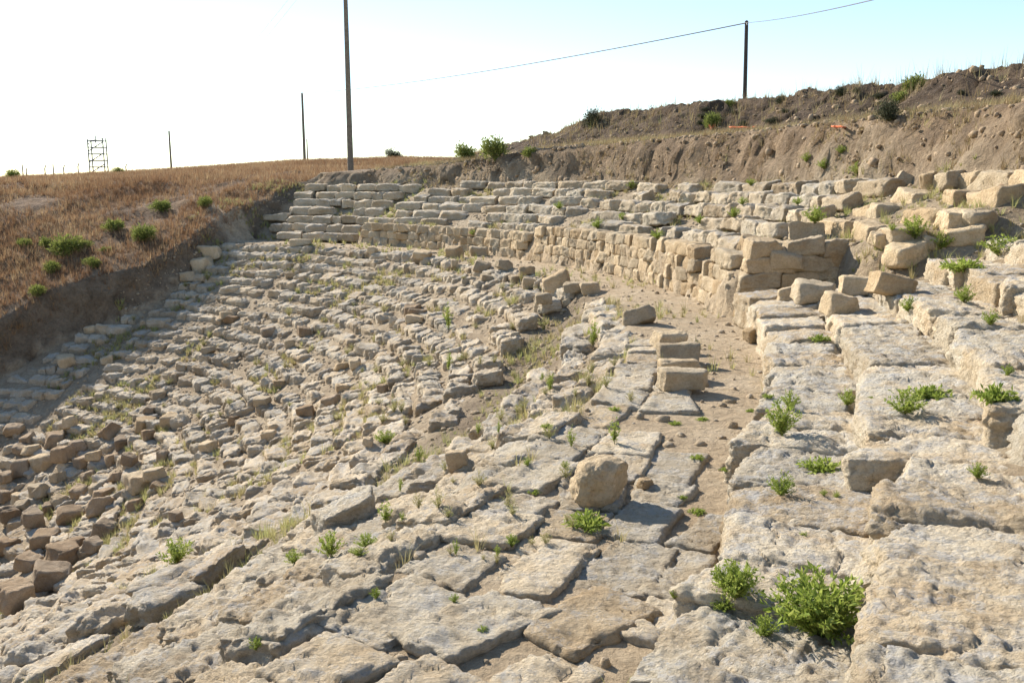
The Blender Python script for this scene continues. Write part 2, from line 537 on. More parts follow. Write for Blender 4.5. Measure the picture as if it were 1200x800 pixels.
def stone_mesh(name, dims, res, seed, rnd=.28, lump=.05, rough=.02, chips=2, mat=None, shear=.06, pits=0.0, groove=0.0, cracks=0.0, level=1.0):
    """a weathered block about dims big, centred on the origin"""
    rg = np.random.default_rng(seed)
    h = np.array(dims) / 2
    n = [max(2, int(round(d / res))) for d in dims]
    V, F = cube_grid(*n)
    p = V.copy()
    # draw rows of vertices towards the edges a little so rounding has vertices to use
    p = np.sign(p) * np.abs(p) ** .85
    q = p * h
    rr = rnd * min(h)
    inner = np.clip(q, -(h - rr), h - rr)
    d = q - inner
    L = np.maximum(np.linalg.norm(d, axis=1, keepdims=True), 1e-9)
    q = inner + d / L * np.minimum(L, rr) if rr > 1e-6 else q
    nrm = (q / h) ** 5
    nrm = nrm / np.maximum(np.linalg.norm(nrm, axis=1, keepdims=True), 1e-9)
    # skew so that no two faces are parallel
    k = rg.uniform(-shear, shear, 6)
    k[4:] *= level
    q = q + np.stack([q[:, 1] * k[0] + q[:, 2] * k[1], q[:, 0] * k[2] + q[:, 2] * k[3], q[:, 0] * k[4] + q[:, 1] * k[5]], -1)
    tp = 1 + rg.uniform(-shear, shear, 2)[None, :] * 2 * (q[:, :1] / h[0])
    q[:, 1] *= tp[:, 0]; q[:, 2] *= 1 + (tp[:, 0] - 1) * level
    # broken corners
    for _ in range(chips):
        nn = rg.normal(size=3); nn[2] = abs(nn[2]) * .7
        nn /= np.linalg.norm(nn)
        sup = (np.abs(nn) * h).sum()
        cut = sup * rg.uniform(.62, .9)
        e = q @ nn - cut
        q = q - np.maximum(e, 0)[:, None] * nn * .92
    off = rg.uniform(-50, 50, 3)
    s = min(h) * 2
    q = q + nrm * (lump * s * 2.0 * fbm(q / s * 1.1 + off, 3, seed % 97))[:, None]
    bil = 0
    for sc_, am in ((.15, .8), (.075, .6), (.038, .42), (.021, .28)):
        bil = bil + am * (np.abs(vnoise(q / sc_ + off, int(sc_ * 1000) + seed % 89)) * 2 - .5)
    q = q + nrm * (rough * .62 * bil + rough * .5 * vnoise(q / .24 + off, 77))[:, None]
    if cracks:
        w1 = q + .05 * np.stack([vnoise(q / .12 + off, 41), vnoise(q / .12 + off, 42), vnoise(q / .12 + off, 43)], -1)
        cr = np.maximum(0, 1 - np.abs(vnoise(w1 / .42 + off, 44)) / .05)
        q = q - nrm * (cracks * cr)[:, None]
        st = (q[:, 2] + .03 * fbm(q / .3 + off, 2, 45)) / .085          # bedding
        q = q - nrm * (.014 * (np.abs((st % 1) - .5) < .16) * (1 - np.abs(nrm[:, 2])))[:, None]
    if groove:
        g = ridged(np.stack([q[:, 0] * 13.0, q[:, 1] * 2.6, q[:, 2] * 13.0], -1) + off, 3, 7)
        q = q - nrm * (groove * np.maximum(g - .25, 0))[:, None]
    if pits:
        w = np.maximum(fbm(q / .25 + off, 2, 5) + .25, 0)
        c1 = 1 - np.abs(vnoise(q / .055 + off, 3)) * 2.5
        c2 = vnoise(q / .028 + off, 19)
        c3 = 0
        q = q - nrm * (pits * (w * np.maximum(c1, 0) * 1.1 + .42 * c2 + .4 * c3))[:, None]
    return mesh_np(name, q, F, 4, mat)

LIB = {}
def build_lib():
    LIB['seat'] = [stone_mesh('seat block', (.55, .62, .36), .034, 100 + i, .56, .085, .038, 3, M['lime'], .13, .010, .04) for i in range(26)]
    LIB['header'] = [stone_mesh('header block', (.42, .66, .36), .034, 200 + i, .60, .085, .038, 2, M['lime'], .13, .010, .04) for i in range(26)]
    LIB['wall'] = [stone_mesh('wall block', (.50, .42, .29), .032, 300 + i, .32, .05, .024, 4, M['wall'], .09, .006) for i in range(22)]
    LIB['tread'] = [stone_mesh('tread block', (.80, .52, .36), .036, 400 + i, .34, .055, .032, 5, M['lime'], .09, .008, .03) for i in range(24)]
    LIB['cut'] = [stone_mesh('cut block', (.85, .50, .38), .036, 500 + i, .24, .045, .024, 5, M['wall'], .10, .006) for i in range(18)]
    LIB['fallen'] = [stone_mesh('fallen block', (.55, .42, .34), .034, 600 + i, .36, .06, .02, 5, M['brown'], .16, .006) for i in range(16)]
    LIB['pale'] = [stone_mesh('loose block', (.55, .42, .34), .034, 650 + i, .34, .06, .018, 5, M['wall'], .16, .006) for i in range(14)]
build_lib()
SIZE = {'seat': (.55, .62, .36), 'header': (.42, .66, .36), 'wall': (.50, .42, .29), 'tread': (.80, .52, .36), 'cut': (.85, .50, .38), 'fallen': (.55, .42, .34), 'pale': (.55, .42, .34)}

# ------------------------------------------------------------------ projection test (what the photo can see, with a margin)
cp, sp_ = math.cos(rad(PITCH)), math.sin(rad(PITCH))
def project(x, y, z):
    dz = z - EYE
    fw = y * cp - dz * sp_
    up = y * sp_ + dz * cp
    if fw < .3:
        return None
    return 600 + FPX * x / fw, 400 - FPX * up / fw, fw

def seen(x, y, z, m=110):
    p = project(x, y, z)
    return p is not None and -m * 2.2 < p[0] < 1200 + m and -m < p[1] < 800 + m

def ray(px, py):
    a, b = (px - 600) / FPX, (400 - py) / FPX
    return Vector((a, cp + b * sp_, -sp_ + b * cp)).normalized()

def gd(x, y):
    return float(dist_poly(np.array(x), np.array(y), GULLY)[0])

def outside_bank(x, y, margin=.0):
    d, s = dist_poly(np.array(x), np.array(y), BANK_OUT)
    sd = float(d if s > 0 else -d)
    return sd > -margin

def wedge(name, th0, th1, label, cat, group):
    thm = (th0 + th1) / 2
    x, y = unpolar(R_LIP, thm)
    o = empty(name, (x, y, 0))
    tag(o, label, cat, group)
    return o

def put(kind, name, root, r, th, ztop, L, W, Hh, tilt=0.0, yaw=0.0, roll=0.0):
    """block with its front at radius r, lying along the ring; ztop = height of its top"""
    x, y = unpolar(r + W / 2, th)
    sx, sy, sz = SIZE[kind]
    me = random.choice(LIB[kind])
    fl = 1 if random.random() < .5 else -1
    o = child(name, me, root, (x, y, ztop - Hh / 2), (tilt, roll, rad(th - 90) + yaw), (fl * L / sx, W / sy, Hh / sz))
    if fl < 0:
        o.scale.x = L / sx
        o.rotation_euler[2] += 0
    return o

# ------------------------------------------------------------------ lower seating, wedge by wedge
LOW = [
    (72.0, 102.0, 'shaded lower seating wedge lying against the earth cut', 'seat', .52),
    (58.2, 71.7, 'lower seating wedge second from the earth cut', 'seat', .52),
    (44.0, 57.9, 'lower seating wedge third from the earth cut', 'seat', .55),
    (29.5, 43.7, 'lower seating wedge fourth from the earth cut, of narrow rounded blocks', 'header', .42),
    (14.5, 29.2, 'lower seating wedge fifth from the earth cut, below the long walkway wall', 'header', .42),
    (-1.0, 14.2, 'lower seating wedge sixth from the earth cut, below the broken wall corner', 'header', .43),
    (-18.0, -1.3, 'lower seating wedge of worn ribbed blocks beside the weedy gully', 'seat', .55),
    (-46.0, -18.3, 'lower seating wedge below the terrace of big sloping slabs', 'seat', .58),
]
for th0, th1, lab, kind, blen in LOW:
    root = wedge('seating_wedge', th0, th1, lab, 'stone seating', 'lower seating wedges below the walkway')
    items = []
    for i in range(0, 27):
        r = R0 - ROW * i
        if r < 6.7:
            break
        ztop = -0.02 - RISE * i
        th = th0 + random.uniform(0, .8)
        while True:
            L = blen * random.choice((random.uniform(.48, .8), random.uniform(.75, 1.15), random.uniform(1.0, 1.65)))
            dth = math.degrees(L / max(r, 3))
            if th + dth > th1:
                break
            tm = th + dth / 2
            th += dth + math.degrees(random.uniform(.0, .035) / r)
            x, y = unpolar(r + .3, tm)
            if not seen(x, y, ztop):
                continue
            if tm > 58 and outside_bank(x, y, .25):
                continue
            g = gd(x, y)
            if g < .82 + random.uniform(-.16, .16):
                continue
            # big slabs of the near wedge replace the first rows there
            if tm < -22 and i <= 3:
                continue
            if random.random() < .045:
                continue
            items.append((i, r, tm, ztop, L))
    if len(items) > 296:
        items.sort(key=lambda t: -0.0 + (project(*unpolar(t[1] + .3, t[2]), t[3]) or (0, 0, 99))[2])
        items = items[:296]
    for i, r, tm, ztop, L in items:
        wob = float(vnoise(np.array([[tm * .22, i * .9, 3.0]]), 5)[0])
        wob2 = float(vnoise(np.array([[tm * .55, i * 1.7, 9.0]]), 6)[0])
        W = random.uniform(.46, .64)
        Hh = random.uniform(.30, .40)
        sink = max(0, float(vnoise(np.array([[tm * .16, i * .5, 1.0]]), 8)[0])) * .08
        put(kind, 'seat_block', root, r + .08 * wob2 + random.uniform(-.045, .045), tm, ztop + .06 * wob - sink + random.uniform(-.05, .04), L * 1.15, W * random.uniform(.85, 1.06), Hh,
            tilt=random.gauss(.1, .08), yaw=random.gauss(0, .10), roll=random.gauss(0, .07))

# ------------------------------------------------------------------ near slabs of the lower edge (unique, detailed)
slab_n = 0
def slab(name, root, r, th, ztop, L, W, Hh, res, tilt=0, yaw=0, roll=0, rnd=.3, lump=.05, rough=.04, chips=2, pits=.03, groove=.02, mat='near', shear=.08, cracks=0.0, level=1.0):
    global slab_n
    slab_n += 1
    me = stone_mesh('worn slab', (L, W, Hh), res, 1000 + slab_n * 7, rnd, lump, rough, chips, M[mat], shear, pits, groove, cracks, level)
    x, y = unpolar(r + W / 2, th)
    return child(name, me, root, (x, y, ztop - Hh / 2), (tilt, roll, rad(th - 90) + yaw))

edge = wedge('slab_terrace', -50, -9, 'sloping terrace of big worn slabs between gully and walkway', 'stone seating', None)
for i in range(6):
    r = R0 + .08 - .42 * i
    th = -52.0 + random.uniform(0, 2)
    while th < -22:
        L = random.uniform(.45, 1.05)
        dth = math.degrees(L / r)
        tm = th + dth / 2
        th += dth + math.degrees(random.uniform(.0, .03) / r)
        ztop = 0.0 - .2 * i + random.uniform(-.05, .04)
        x, y = unpolar(r + .3, tm)
        p = project(x, y, ztop)
        if p is None or not seen(x, y, ztop, 160) or gd(x, y) < .72:
            continue
        res = .018 if p[2] < 7 else .026 if p[2] < 10 else .038
        slab('slab', edge, r + random.uniform(-.05, .05), tm, ztop, L * 1.06, random.uniform(.5, .66), .36, res,
             tilt=random.gauss(.2, .05), yaw=random.gauss(0, .07), roll=random.gauss(0, .05), lump=.055, rough=.034, rnd=.45, mat='mid', pits=.008, groove=.035, cracks=.025, chips=1, level=.4)

# paving slabs of the walkway's near end
paving = wedge('walkway_paving', -50, -20, 'cracked pale paving slabs sunk in the near end of the walkway', 'paving', None)
for i, (r, W) in enumerate(((22.1, .58), (22.66, .56), (23.2, .50), (23.68, .34))):
    th = -54.0 + i * .7
    while th < (-9, -13, -22, -28)[i]:
        L = random.uniform(.4, .9)
        dth = math.degrees(L / r)
        tm = th + dth / 2
        th += dth + math.degrees(random.uniform(.0, .04) / r)
        x, y = unpolar(r + .35, tm)
        p = project(x, y, 0)
        if p is None or not seen(x, y, 0, 160):
            continue
        if random.random() < (.02, .04, .12, .45)[i]:
            continue
        res = .022 if p[2] < 7 else .032
        slab('slab', paving, r + random.uniform(-.05, .05), tm, random.uniform(.025, .07) - .006 * i, L * 1.05, W * random.uniform(.88, 1.02), .26, res,
             tilt=random.gauss(0.02, .03), yaw=random.gauss(0, .12), roll=random.gauss(0, .025), lump=.03, rough=.022, rnd=.26, mat='mid', pits=.007, groove=.02, shear=.12, cracks=.03, chips=0, level=.1)

# ------------------------------------------------------------------ upper seating
def courses(root, th0, th1, ncs, ch, setback=.03, kind='wall', blen=.45, jag=0.0, z0=0.0):
    for c in range(ncs):
        th = th0 + random.uniform(0, .5)
        while True:
            L = blen * random.uniform(.7, 1.5)
            dth = math.degrees(L / R_WALL)
            if th + dth > th1 + .3:
                break
            tm = th + dth / 2
            th += dth + math.degrees(.012 / R_WALL)
            x, y = unpolar(R_WALL, tm)
            if not seen(x, y, .5) or (tm > 58 and outside_bank(x, y, .2)):
                continue
            if jag and c >= ncs - 1 and random.random() < jag:
                continue
            put(kind, 'wall_block', root, R_WALL + setback * c + random.uniform(-.035, .035), tm, z0 + ch * (c + 1) + random.uniform(-.012, .012), L * 1.0,
                random.uniform(.40, .5), ch * random.uniform(1.0, 1.06), random.gauss(0, .02), random.gauss(0, .03), random.gauss(0, .015))

def rows(root, th0, th1, r0, z0, n, kind='tread', dr=.80, dz=.35, blen=.8, miss=.06, th_end=None):
    for i in range(n):
        r = r0 + dr * i
        th = th0 + random.uniform(0, 1.2)
        hi = th1 if th_end is None else th_end[i]
        while True:
            L = blen * random.uniform(.55, 1.35)
            dth = math.degrees(L / r)
            if th + dth > hi:
                break
            tm = th + dth / 2
            th += dth + math.degrees(random.uniform(0.01, .04) / r)
            x, y = unpolar(r + .25, tm)
            if not seen(x, y, z0 + dz * i) or (tm > 58 and outside_bank(x, y, .2)) or random.random() < miss or float(vnoise(np.array([[tm * .33, i * 1.3 + r0, 7.0]]), 12)[0]) > .62:
                continue
            put(kind, 'seat_block', root, r + random.uniform(-.05, .05), tm, z0 + dz * (i + 1) + random.uniform(-.045, .03), L * 1.03,
                random.uniform(.48, .66), random.uniform(.32, .38), random.gauss(.02, .035), random.gauss(0, .035), random.gauss(0, .025))

UG = 'upper seating wedges above the walkway'
C = wedge('upper_seating_wedge', 5.5, 30.5, 'upper seating wedge behind the long four course walkway wall', 'stone seating', UG)
courses(C, 5.3, 30.5, 4, .285)
rows(C, 4.5, 30.5, R_WALL + .86, 1.04, 5, dz=.30, blen=1.0, miss=.06)
D = wedge('upper_seating_wedge', 31.3, 57, 'upper seating wedge with long straight tiers below the pale retaining wall', 'stone seating', UG)
courses(D, 31.4, 57.0, 3, .30)
rows(D, 31.6, 57.2, R_WALL + .60, .82, 6, dr=.74, dz=.30, blen=1.2, miss=.03)
E = wedge('upper_seating_wedge', 57.6, 76, 'narrow upper seating wedge stepping up against the earth cut', 'stone seating', UG)
rows(E, 57.8, 78, R_WALL + .1, .02, 7, dr=.70, blen=1.05, dz=.36, miss=.03)
B = wedge('upper_seating_wedge', -3, 5, 'broken corner of the walkway wall with its end face exposed', 'stone seating', UG)
courses(B, -1.2, 4.9, 4, .29, kind='wall', blen=.5, jag=.3)
# the exposed end face of the wall, turned across the ring
for c in range(5):
    rr = R_WALL + .1 + .05 * c
    while rr < R_WALL + 3.1 + .1 * c:
        L = random.uniform(.5, .85)
        x, y = unpolar(rr + L / 2, -1.5)
        o = child('wall_block', random.choice(LIB['cut']), B, (x, y, .29 * (c + .5) + max(0, rr - 25.2) * 0.0), (random.gauss(0, .03), random.gauss(0, .03), rad(-1.5) + random.gauss(0, .05)),
                  (L / .85, .95, .29 / .38 * 1.03))
        rr += L + .015
rows(B, -5.6, 4.6, R_WALL + 2.35, 1.42, 4, kind='cut', dr=.78, dz=.31, blen=.95, miss=.08)
rows(B, -4.0, 4.6, R_WALL + .8, 1.06, 2, kind='cut', dr=.78, dz=.3, blen=.8, miss=.12)

# near terraces on the right: big pitted blocks, each its own
A = wedge('upper_seating_wedge', -50, -7, 'broad terraces of pitted grey crusted blocks beside the walkway', 'stone seating', UG)
NEAR_Z = [.36, .66, .97, 1.30, 1.66, 2.0]
for i in range(6):
    r = R_WALL + .02 + .86 * i
    th = (-53, -54, -55, -45, -36, -32)[i] + random.uniform(0, 1)
    stop = (-5.2, -6.0, -6.8, -7.6, -8.0, -8.4)[i]
    while th < stop:
        L = random.uniform(.42, .92)
        dth = math.degrees(L / r)
        tm = th + dth / 2
        th += dth + math.degrees(random.uniform(-.01, .03) / r)
        zt = NEAR_Z[i] + random.uniform(-.03, .03) + (.25 if i == 0 else .05 if i == 1 else 0) * float(sstep(-17, -8, tm))
        x, y = unpolar(r + .4, tm)
        p = project(x, y, zt)
        if p is None or not seen(x, y, zt, 190):
            continue
        res = .0125 if p[2] < 4.3 else .018 if p[2] < 7 else .026 if p[2] < 11 else .038
        slab('seat_block', A, r + random.uniform(-.07, .07), tm, zt, L * 1.16, random.uniform(.98, 1.08), .58, res,
             tilt=random.gauss(.03, .03), yaw=random.gauss(0, .05), roll=random.gauss(0, .022), lump=.035, rough=.025 if p[2] < 7 else .032, rnd=.27, pits=.007, groove=.024, cracks=.025, chips=1, level=.25)

bpy.context.view_layer.update()
dg = bpy.context.evaluated_depsgraph_get()
def hit(px, py):
    ok, loc, nor, idx, ob, mat = SC.ray_cast(dg, cam.location, ray(px, py))
    return (loc, nor, ob) if ok else None
def drop_at(x, y, z=40):
    ok, loc, nor, idx, ob, mat = SC.ray_cast(dg, Vector((x, y, z)), Vector((0, 0, -1)))
    return (loc, nor, ob) if ok else None

# ------------------------------------------------------------------ loose stones, each a thing
def loose(px, py, w, h, d, kind='pale', rot=None, label='', group=None, cat='stone', name='fallen_block', sink=.12, tiltx=None, tilty=None, mat=None, seed=None, base=None):
    """w, h in photo pixels, d depth ratio to width; (px,py) is the middle of its foot"""
    q = hit(px, py)
    if q is None:
        return None
    loc = q[0]
    dist = (loc - cam.location).length
    W, Hh = w * dist / FPX, h * dist / FPX * 1.02
    sx, sy, sz = SIZE[kind]
    me = LIB[kind][(seed if seed is not None else random.randrange(99)) % len(LIB[kind])]
    o = bpy.data.objects.new(name, me); COL.objects.link(o)
    o.location = loc + Vector((0, W * d * .35, Hh * (.5 - sink)))
    o.rotation_euler = (random.gauss(0, .12) if tiltx is None else tiltx, random.gauss(0, .14) if tilty is None else tilty, random.uniform(-.5, .5) if rot is None else rot)
    o.scale = (W / sx, W * d / sy, Hh / sz)
    tag(o, label, cat, group)
    return o
# heap of tumbled blocks on the lowest seats
G = 'tumbled brown blocks on the lowest seats'
Lb = 'brown tumbled block lying on the lowest worn seats'
HEAP = [(12, 712, 44, 30), (55, 690, 46, 30), (70, 662, 40, 26), (50, 640, 34, 20), (85, 648, 30, 20), (108, 648, 26, 20), (122, 630, 30, 24), (82, 612, 38, 20), (115, 604, 36, 24),
        (35, 618, 26, 26), (8, 612, 24, 20), (5, 588, 22, 16), (42, 583, 34, 16), (90, 583, 24, 16), (110, 580, 20, 15), (118, 590, 22, 22), (160, 575, 34, 24), (178, 562, 32, 16),
        (24, 556, 28, 22), (48, 550, 28, 20), (70, 540, 26, 20), (62, 522, 24, 18), (95, 548, 26, 16), (35, 532, 22, 12), (88, 528, 20, 14), (125, 513, 26, 17), (142, 524, 24, 15),
        (168, 505, 32, 20), (172, 515, 20, 14), (176, 485, 20, 12), (184, 467, 22, 12), (200, 500, 22, 18), (190, 541, 18, 18), (150, 545, 20, 16), (106, 525, 18, 12), (5, 566, 20, 16),
        (65, 565, 18, 13), (130, 545, 20, 16), (100, 565, 22, 14), (20, 590, 20, 12), (205, 610, 20, 14), (60, 600, 24, 14), (30, 668, 30, 18), (3, 650, 26, 20), (135, 565, 18, 14)]
for (x, y, w, h) in HEAP:
    kd = 'fallen' if random.random() < .75 else 'pale'
    loose(x, y, w * .74, h * .74, random.uniform(.7, 1.1), kd, random.uniform(-.9, .9), Lb if kd == 'fallen' else 'paler tan block tumbled among the brown ones on lowest seats', G if kd == 'fallen' else 'paler tumbled blocks on the lowest seats')
# more along the seats
G2 = 'loose lumps lying about the lower seating'
Lb2 = 'small pale loose stone lying among the worn lower seat rows'
for k in range(46):
    x, y = random.uniform(10, 520), random.uniform(360, 640)
    if y < 400 - x * .2 or y > 740 - x * .45:
        continue
    kd = random.choice(['fallen', 'pale'])
    loose(x, y, random.uniform(11, 20), random.uniform(7, 12), .9, kd, None, Lb2 if kd == 'pale' else 'small brown loose stone lying among the worn lower seat rows', G2 + (' (brown)' if kd == 'fallen' else ''), name='loose_stone')

# the rubble line on the inner lip of the walkway
G3 = 'stray blocks along the inner lip of the walkway'
for (x, y, w, h) in [(652, 340, 36, 24), (674, 342, 26, 14), (692, 344, 26, 16), (637, 354, 22, 13), (665, 358, 12, 9), (532, 302, 22, 16), (533, 312, 10, 9), (560, 300, 24, 13),
                     (565, 318, 22, 14), (590, 316, 22, 14), (618, 322, 22, 12), (572, 329, 22, 8), (494, 302, 26, 10), (436, 296, 12, 8), (352, 288, 26, 9), (605, 332, 18, 12), (622, 338, 20, 14)]:
    loose(x, y, w * .86, h * .86, .8, 'pale', None, 'stray block resting on the inner lip of the walkway by its wall', G3)

# single stones with a look of their own
loose(801, 456, 58, 22, .42, 'pale', .05, 'squared pale block lying frontmost in the row of stones on walkway', cat='block', sink=.05, tiltx=.02, tilty=.03, seed=3)
loose(797, 441, 46, 18, .5, 'pale', .08, 'low squared block wedged behind the frontmost squared block on walkway', cat='block', sink=.0, tiltx=.05, tilty=.0, seed=5)
loose(795, 426, 46, 24, .5, 'pale', -.1, 'pointed tan block in the row of stones on walkway', cat='block', sink=.08, tilty=.25, seed=8)
loose(783, 408, 34, 20, .7, 'pale', .2, 'rounded tan boulder ending the row of stones on walkway', cat='boulder', sink=.1, seed=1)
loose(750, 380, 38, 18, .6, 'pale', -.1, 'flat pale block lying alone on the walkway', cat='block', sink=.1, seed=6)
me = stone_mesh('upright rock', (.46, .40, .48), .018, 4245, .78, .09, .02, 7, M['wall'], .18, .006)
q = hit(702, 594)
o = bpy.data.objects.new('boulder', me); COL.objects.link(o)
s_ = 54 * (q[0] - cam.location).length / FPX / .46
o.location = q[0] + Vector((0, .12, .17)); o.scale = (s_, s_, s_ * 1.02); o.rotation_euler = (.1, .12, .35)
tag(o, 'rounded upright tan boulder with a crack on the walkway paving', 'boulder')
loose(757, 572, 18, 11, .8, 'pale', .4, 'small brown chip leaning beside the upright cracked boulder', name='stone_chip', cat='stone')
# slab thrusting out of the gully
me = stone_mesh('tilted slab', (.95, .55, .34), .03, 4301, .2, .05, .03, 3, M['near'], .12, .012)
q = hit(412, 612)
o = bpy.data.objects.new('tilted_slab', me); COL.objects.link(o)
o.location = q[0] + Vector((-.1, .12, .03)); o.rotation_euler = (.08, -.28, .25); o.scale = (.62, .62, .62)
tag(o, 'wedge shaped pale slab jutting over a dark weedy hollow in gully', 'slab')
loose(537, 548, 24, 20, .6, 'pale', -.4, 'square tan block standing in the earth of the gully', cat='block', seed=9, tilty=-.2)
loose(243, 305, 24, 15, .8, 'pale', .1, 'upper of two cut blocks stacked at the excavation edge', cat='block', seed=2, tiltx=0, tilty=0, sink=.02)
loose(236, 318, 24, 16, .7, 'pale', .3, 'tilted cut block leaning at the foot of the earth cut', cat='block', seed=4, tilty=-.35)
loose(217, 329, 26, 10, .8, 'pale', .0, 'low cut block on the ground at foot of the earth cut', cat='block', seed=7, tilty=0)
# boulders right of the broken corner
G4 = 'tumbled boulders above the broken wall corner'
for (x, y, w, h) in [(983, 308, 52, 24), (965, 326, 56, 22), (1030, 282, 26, 20), (1068, 308, 66, 30), (1035, 290, 34, 22), (1050, 345, 62, 26), (1096, 292, 30, 16), (960, 352, 60, 26),
                     (990, 368, 50, 28), (935, 352, 50, 22), (1010, 346, 56, 26), (1150, 270, 50, 28), (1130, 285, 50, 22), (1120, 222, 36, 24), (1092, 220, 22, 22), (1065, 216, 26, 16), (925, 312, 46, 22), (884, 398, 30, 20)]:
    loose(x, y, w * .78, h * .8, .7, 'pale', None, 'tan boulder in the jumble above the broken wall corner', G4, cat='boulder', name='boulder')

# ------------------------------------------------------------------ rubble and pebbles (uncountable)
def pebble_field(name, pts, sizes, mat, lab, seed):
    rg = np.random.default_rng(seed)
    t = (1 + 5 ** .5) / 2
    iv = np.array([(-1, t, 0), (1, t, 0), (-1, -t, 0), (1, -t, 0), (0, -1, t), (0, 1, t), (0, -1, -t), (0, 1, -t), (t, 0, -1), (t, 0, 1), (-t, 0, -1), (-t, 0, 1)])
    iv /= np.linalg.norm(iv[0])
    fi = np.array([(0, 11, 5), (0, 5, 1), (0, 1, 7), (0, 7, 10), (0, 10, 11), (1, 5, 9), (5, 11, 4), (11, 10, 2), (10, 7, 6), (7, 1, 8), (3, 9, 4), (3, 4, 2), (3, 2, 6), (3, 6, 8), (3, 8, 9), (4, 9, 5), (2, 4, 11), (6, 2, 10), (8, 6, 7), (9, 8, 1)])
    n = len(pts)
    sc = np.asarray(sizes)[:, None, None] * rg.uniform(.6, 1.3, (n, 1, 3))
    V = iv[None] * rg.uniform(.75, 1.25, (n, 12, 1)) * sc
    a = rg.uniform(0, 6.28, n); c, s = np.cos(a), np.sin(a)
    x = V[..., 0] * c[:, None] - V[..., 1] * s[:, None]; y = V[..., 0] * s[:, None] + V[..., 1] * c[:, None]
    V = np.stack([x, y, V[..., 2] * .8], -1) + np.asarray(pts)[:, None, :]
    F = fi[None] + (np.arange(n) * 12)[:, None, None]
    me = mesh_np(name, V.reshape(-1, 3), F.reshape(-1), 3, mat, smooth=False)
    o = link(name, me)
    o['kind'] = 'stuff'; tag(o, lab, 'rubble')
    return o

pts, szs = [], []
tries = 0
while len(pts) < 8500 and tries < 26000:
    tries += 1
    r = random.uniform(10, 28.8); th = random.uniform(-45, 76)
    x, y = unpolar(r, th)
    if not seen(x, y, 0, 60):
        continue
    q = drop_at(x, y)
    if q and q[2].name.startswith('ground') and not (22.3 < r < 24.1 and random.random() < .75):
        pts.append(tuple(q[0])); szs.append(abs(random.gauss(0, .03)) + .010)
pebble_field('rubble', pts, szs, M['lime'], 'small stones and chips lying loose between the blocks', 4)
pts, szs = [], []
for k in range(5200):
    th = random.uniform(-32, 66)
    r = 28.6 + abs(random.gauss(0, 5.0))
    x, y = unpolar(r, th)
    if not seen(x, y, 4, 40):
        continue
    pts.append((x, y, float(height(np.array(x), np.array(y))))); szs.append(abs(random.gauss(0, .045)) + .025)
pebble_field('earth_clods', pts, szs, M['brown'], 'clods and stones on the dug earth mound behind the seats', 5)

# ------------------------------------------------------------------ vegetation
def blades(name, pos, hgt, wid, lean, mat, rg, nb, tri=False):
    """clumps of tapering grass blades, two faces tall each"""
    n = len(pos)
    P = np.repeat(pos, nb, 0); Hh = np.repeat(hgt, nb) * rg.uniform(.45, 1.15, n * nb); Wd = np.repeat(wid, nb)
    T = np.repeat(rg.uniform(0, 1, n), nb) * .7 + rg.uniform(0, .3, n * nb)
    a = rg.uniform(0, 6.283, n * nb)
    spread = Hh * .25
    base = P + np.stack([np.cos(a) * spread * rg.uniform(0, 1, n * nb), np.sin(a) * spread * rg.uniform(0, 1, n * nb), -0.02 + 0 * a], -1)
    le = lean * rg.uniform(.2, 1.2, n * nb) * Hh
    side = np.stack([-np.sin(a), np.cos(a), 0 * a], -1) * Wd[:, None] / 2
    mid = base + np.stack([np.cos(a) * le * .35, np.sin(a) * le * .35, Hh * .55], -1)
    tip = base + np.stack([np.cos(a) * le, np.sin(a) * le, Hh], -1)
    if tri:
        V = np.stack([base - side, base + side, tip], 1)
        me = mesh_np(name, V.reshape(-1, 3), np.arange(len(V) * 3), 3, mat, smooth=False)
        at = me.attributes.new('tint', 'FLOAT', 'POINT')
        at.data.foreach_set('value', np.repeat(T, 3).astype(np.float32))
        return me
    V = np.stack([base - side, base + side, mid + side * .7, mid - side * .7, tip], 1)
    N_ = n * nb
    i0 = np.arange(N_) * 5
    F = np.concatenate([np.stack([i0, i0 + 1, i0 + 2], -1), np.stack([i0, i0 + 2, i0 + 3], -1), np.stack([i0 + 3, i0 + 2, i0 + 4], -1)])
    me = mesh_np(name, V.reshape(-1, 3), F, 3, mat, smooth=False)
    at = me.attributes.new('tint', 'FLOAT', 'POINT')
    at.data.foreach_set('value', np.repeat(T, 5).astype(np.float32))
    return me

def leafy(name, centres, dirs, size, mat, rg, aspect=.34):
    """pointed leaves as folded diamonds"""
    n = len(centres)
    d = dirs / np.maximum(np.linalg.norm(dirs, axis=1, keepdims=True), 1e-9)
    u = rg.normal(size=(n, 3)); s = np.cross(d, u); s /= np.maximum(np.linalg.norm(s, axis=1, keepdims=True), 1e-9)
    nn = np.cross(s, d)
    L = (size * rg.uniform(.6, 1.3, n))[:, None]
    a = centres; tip = a + d * L; m = a + d * L * .5 + nn * L * .08
    V = np.stack([a, m + s * L * aspect * .5, tip, m - s * L * aspect * .5], 1)
    i0 = np.arange(n) * 4
    F = np.concatenate([np.stack([i0, i0 + 1, i0 + 2], -1), np.stack([i0, i0 + 2, i0 + 3], -1)])
    me = mesh_np(name, V.reshape(-1, 3), F, 3, mat, smooth=False)
    at = me.attributes.new('tint', 'FLOAT', 'POINT')
    at.data.foreach_set('value', np.repeat(rg.uniform(0, 1, n), 4).astype(np.float32))
    return me

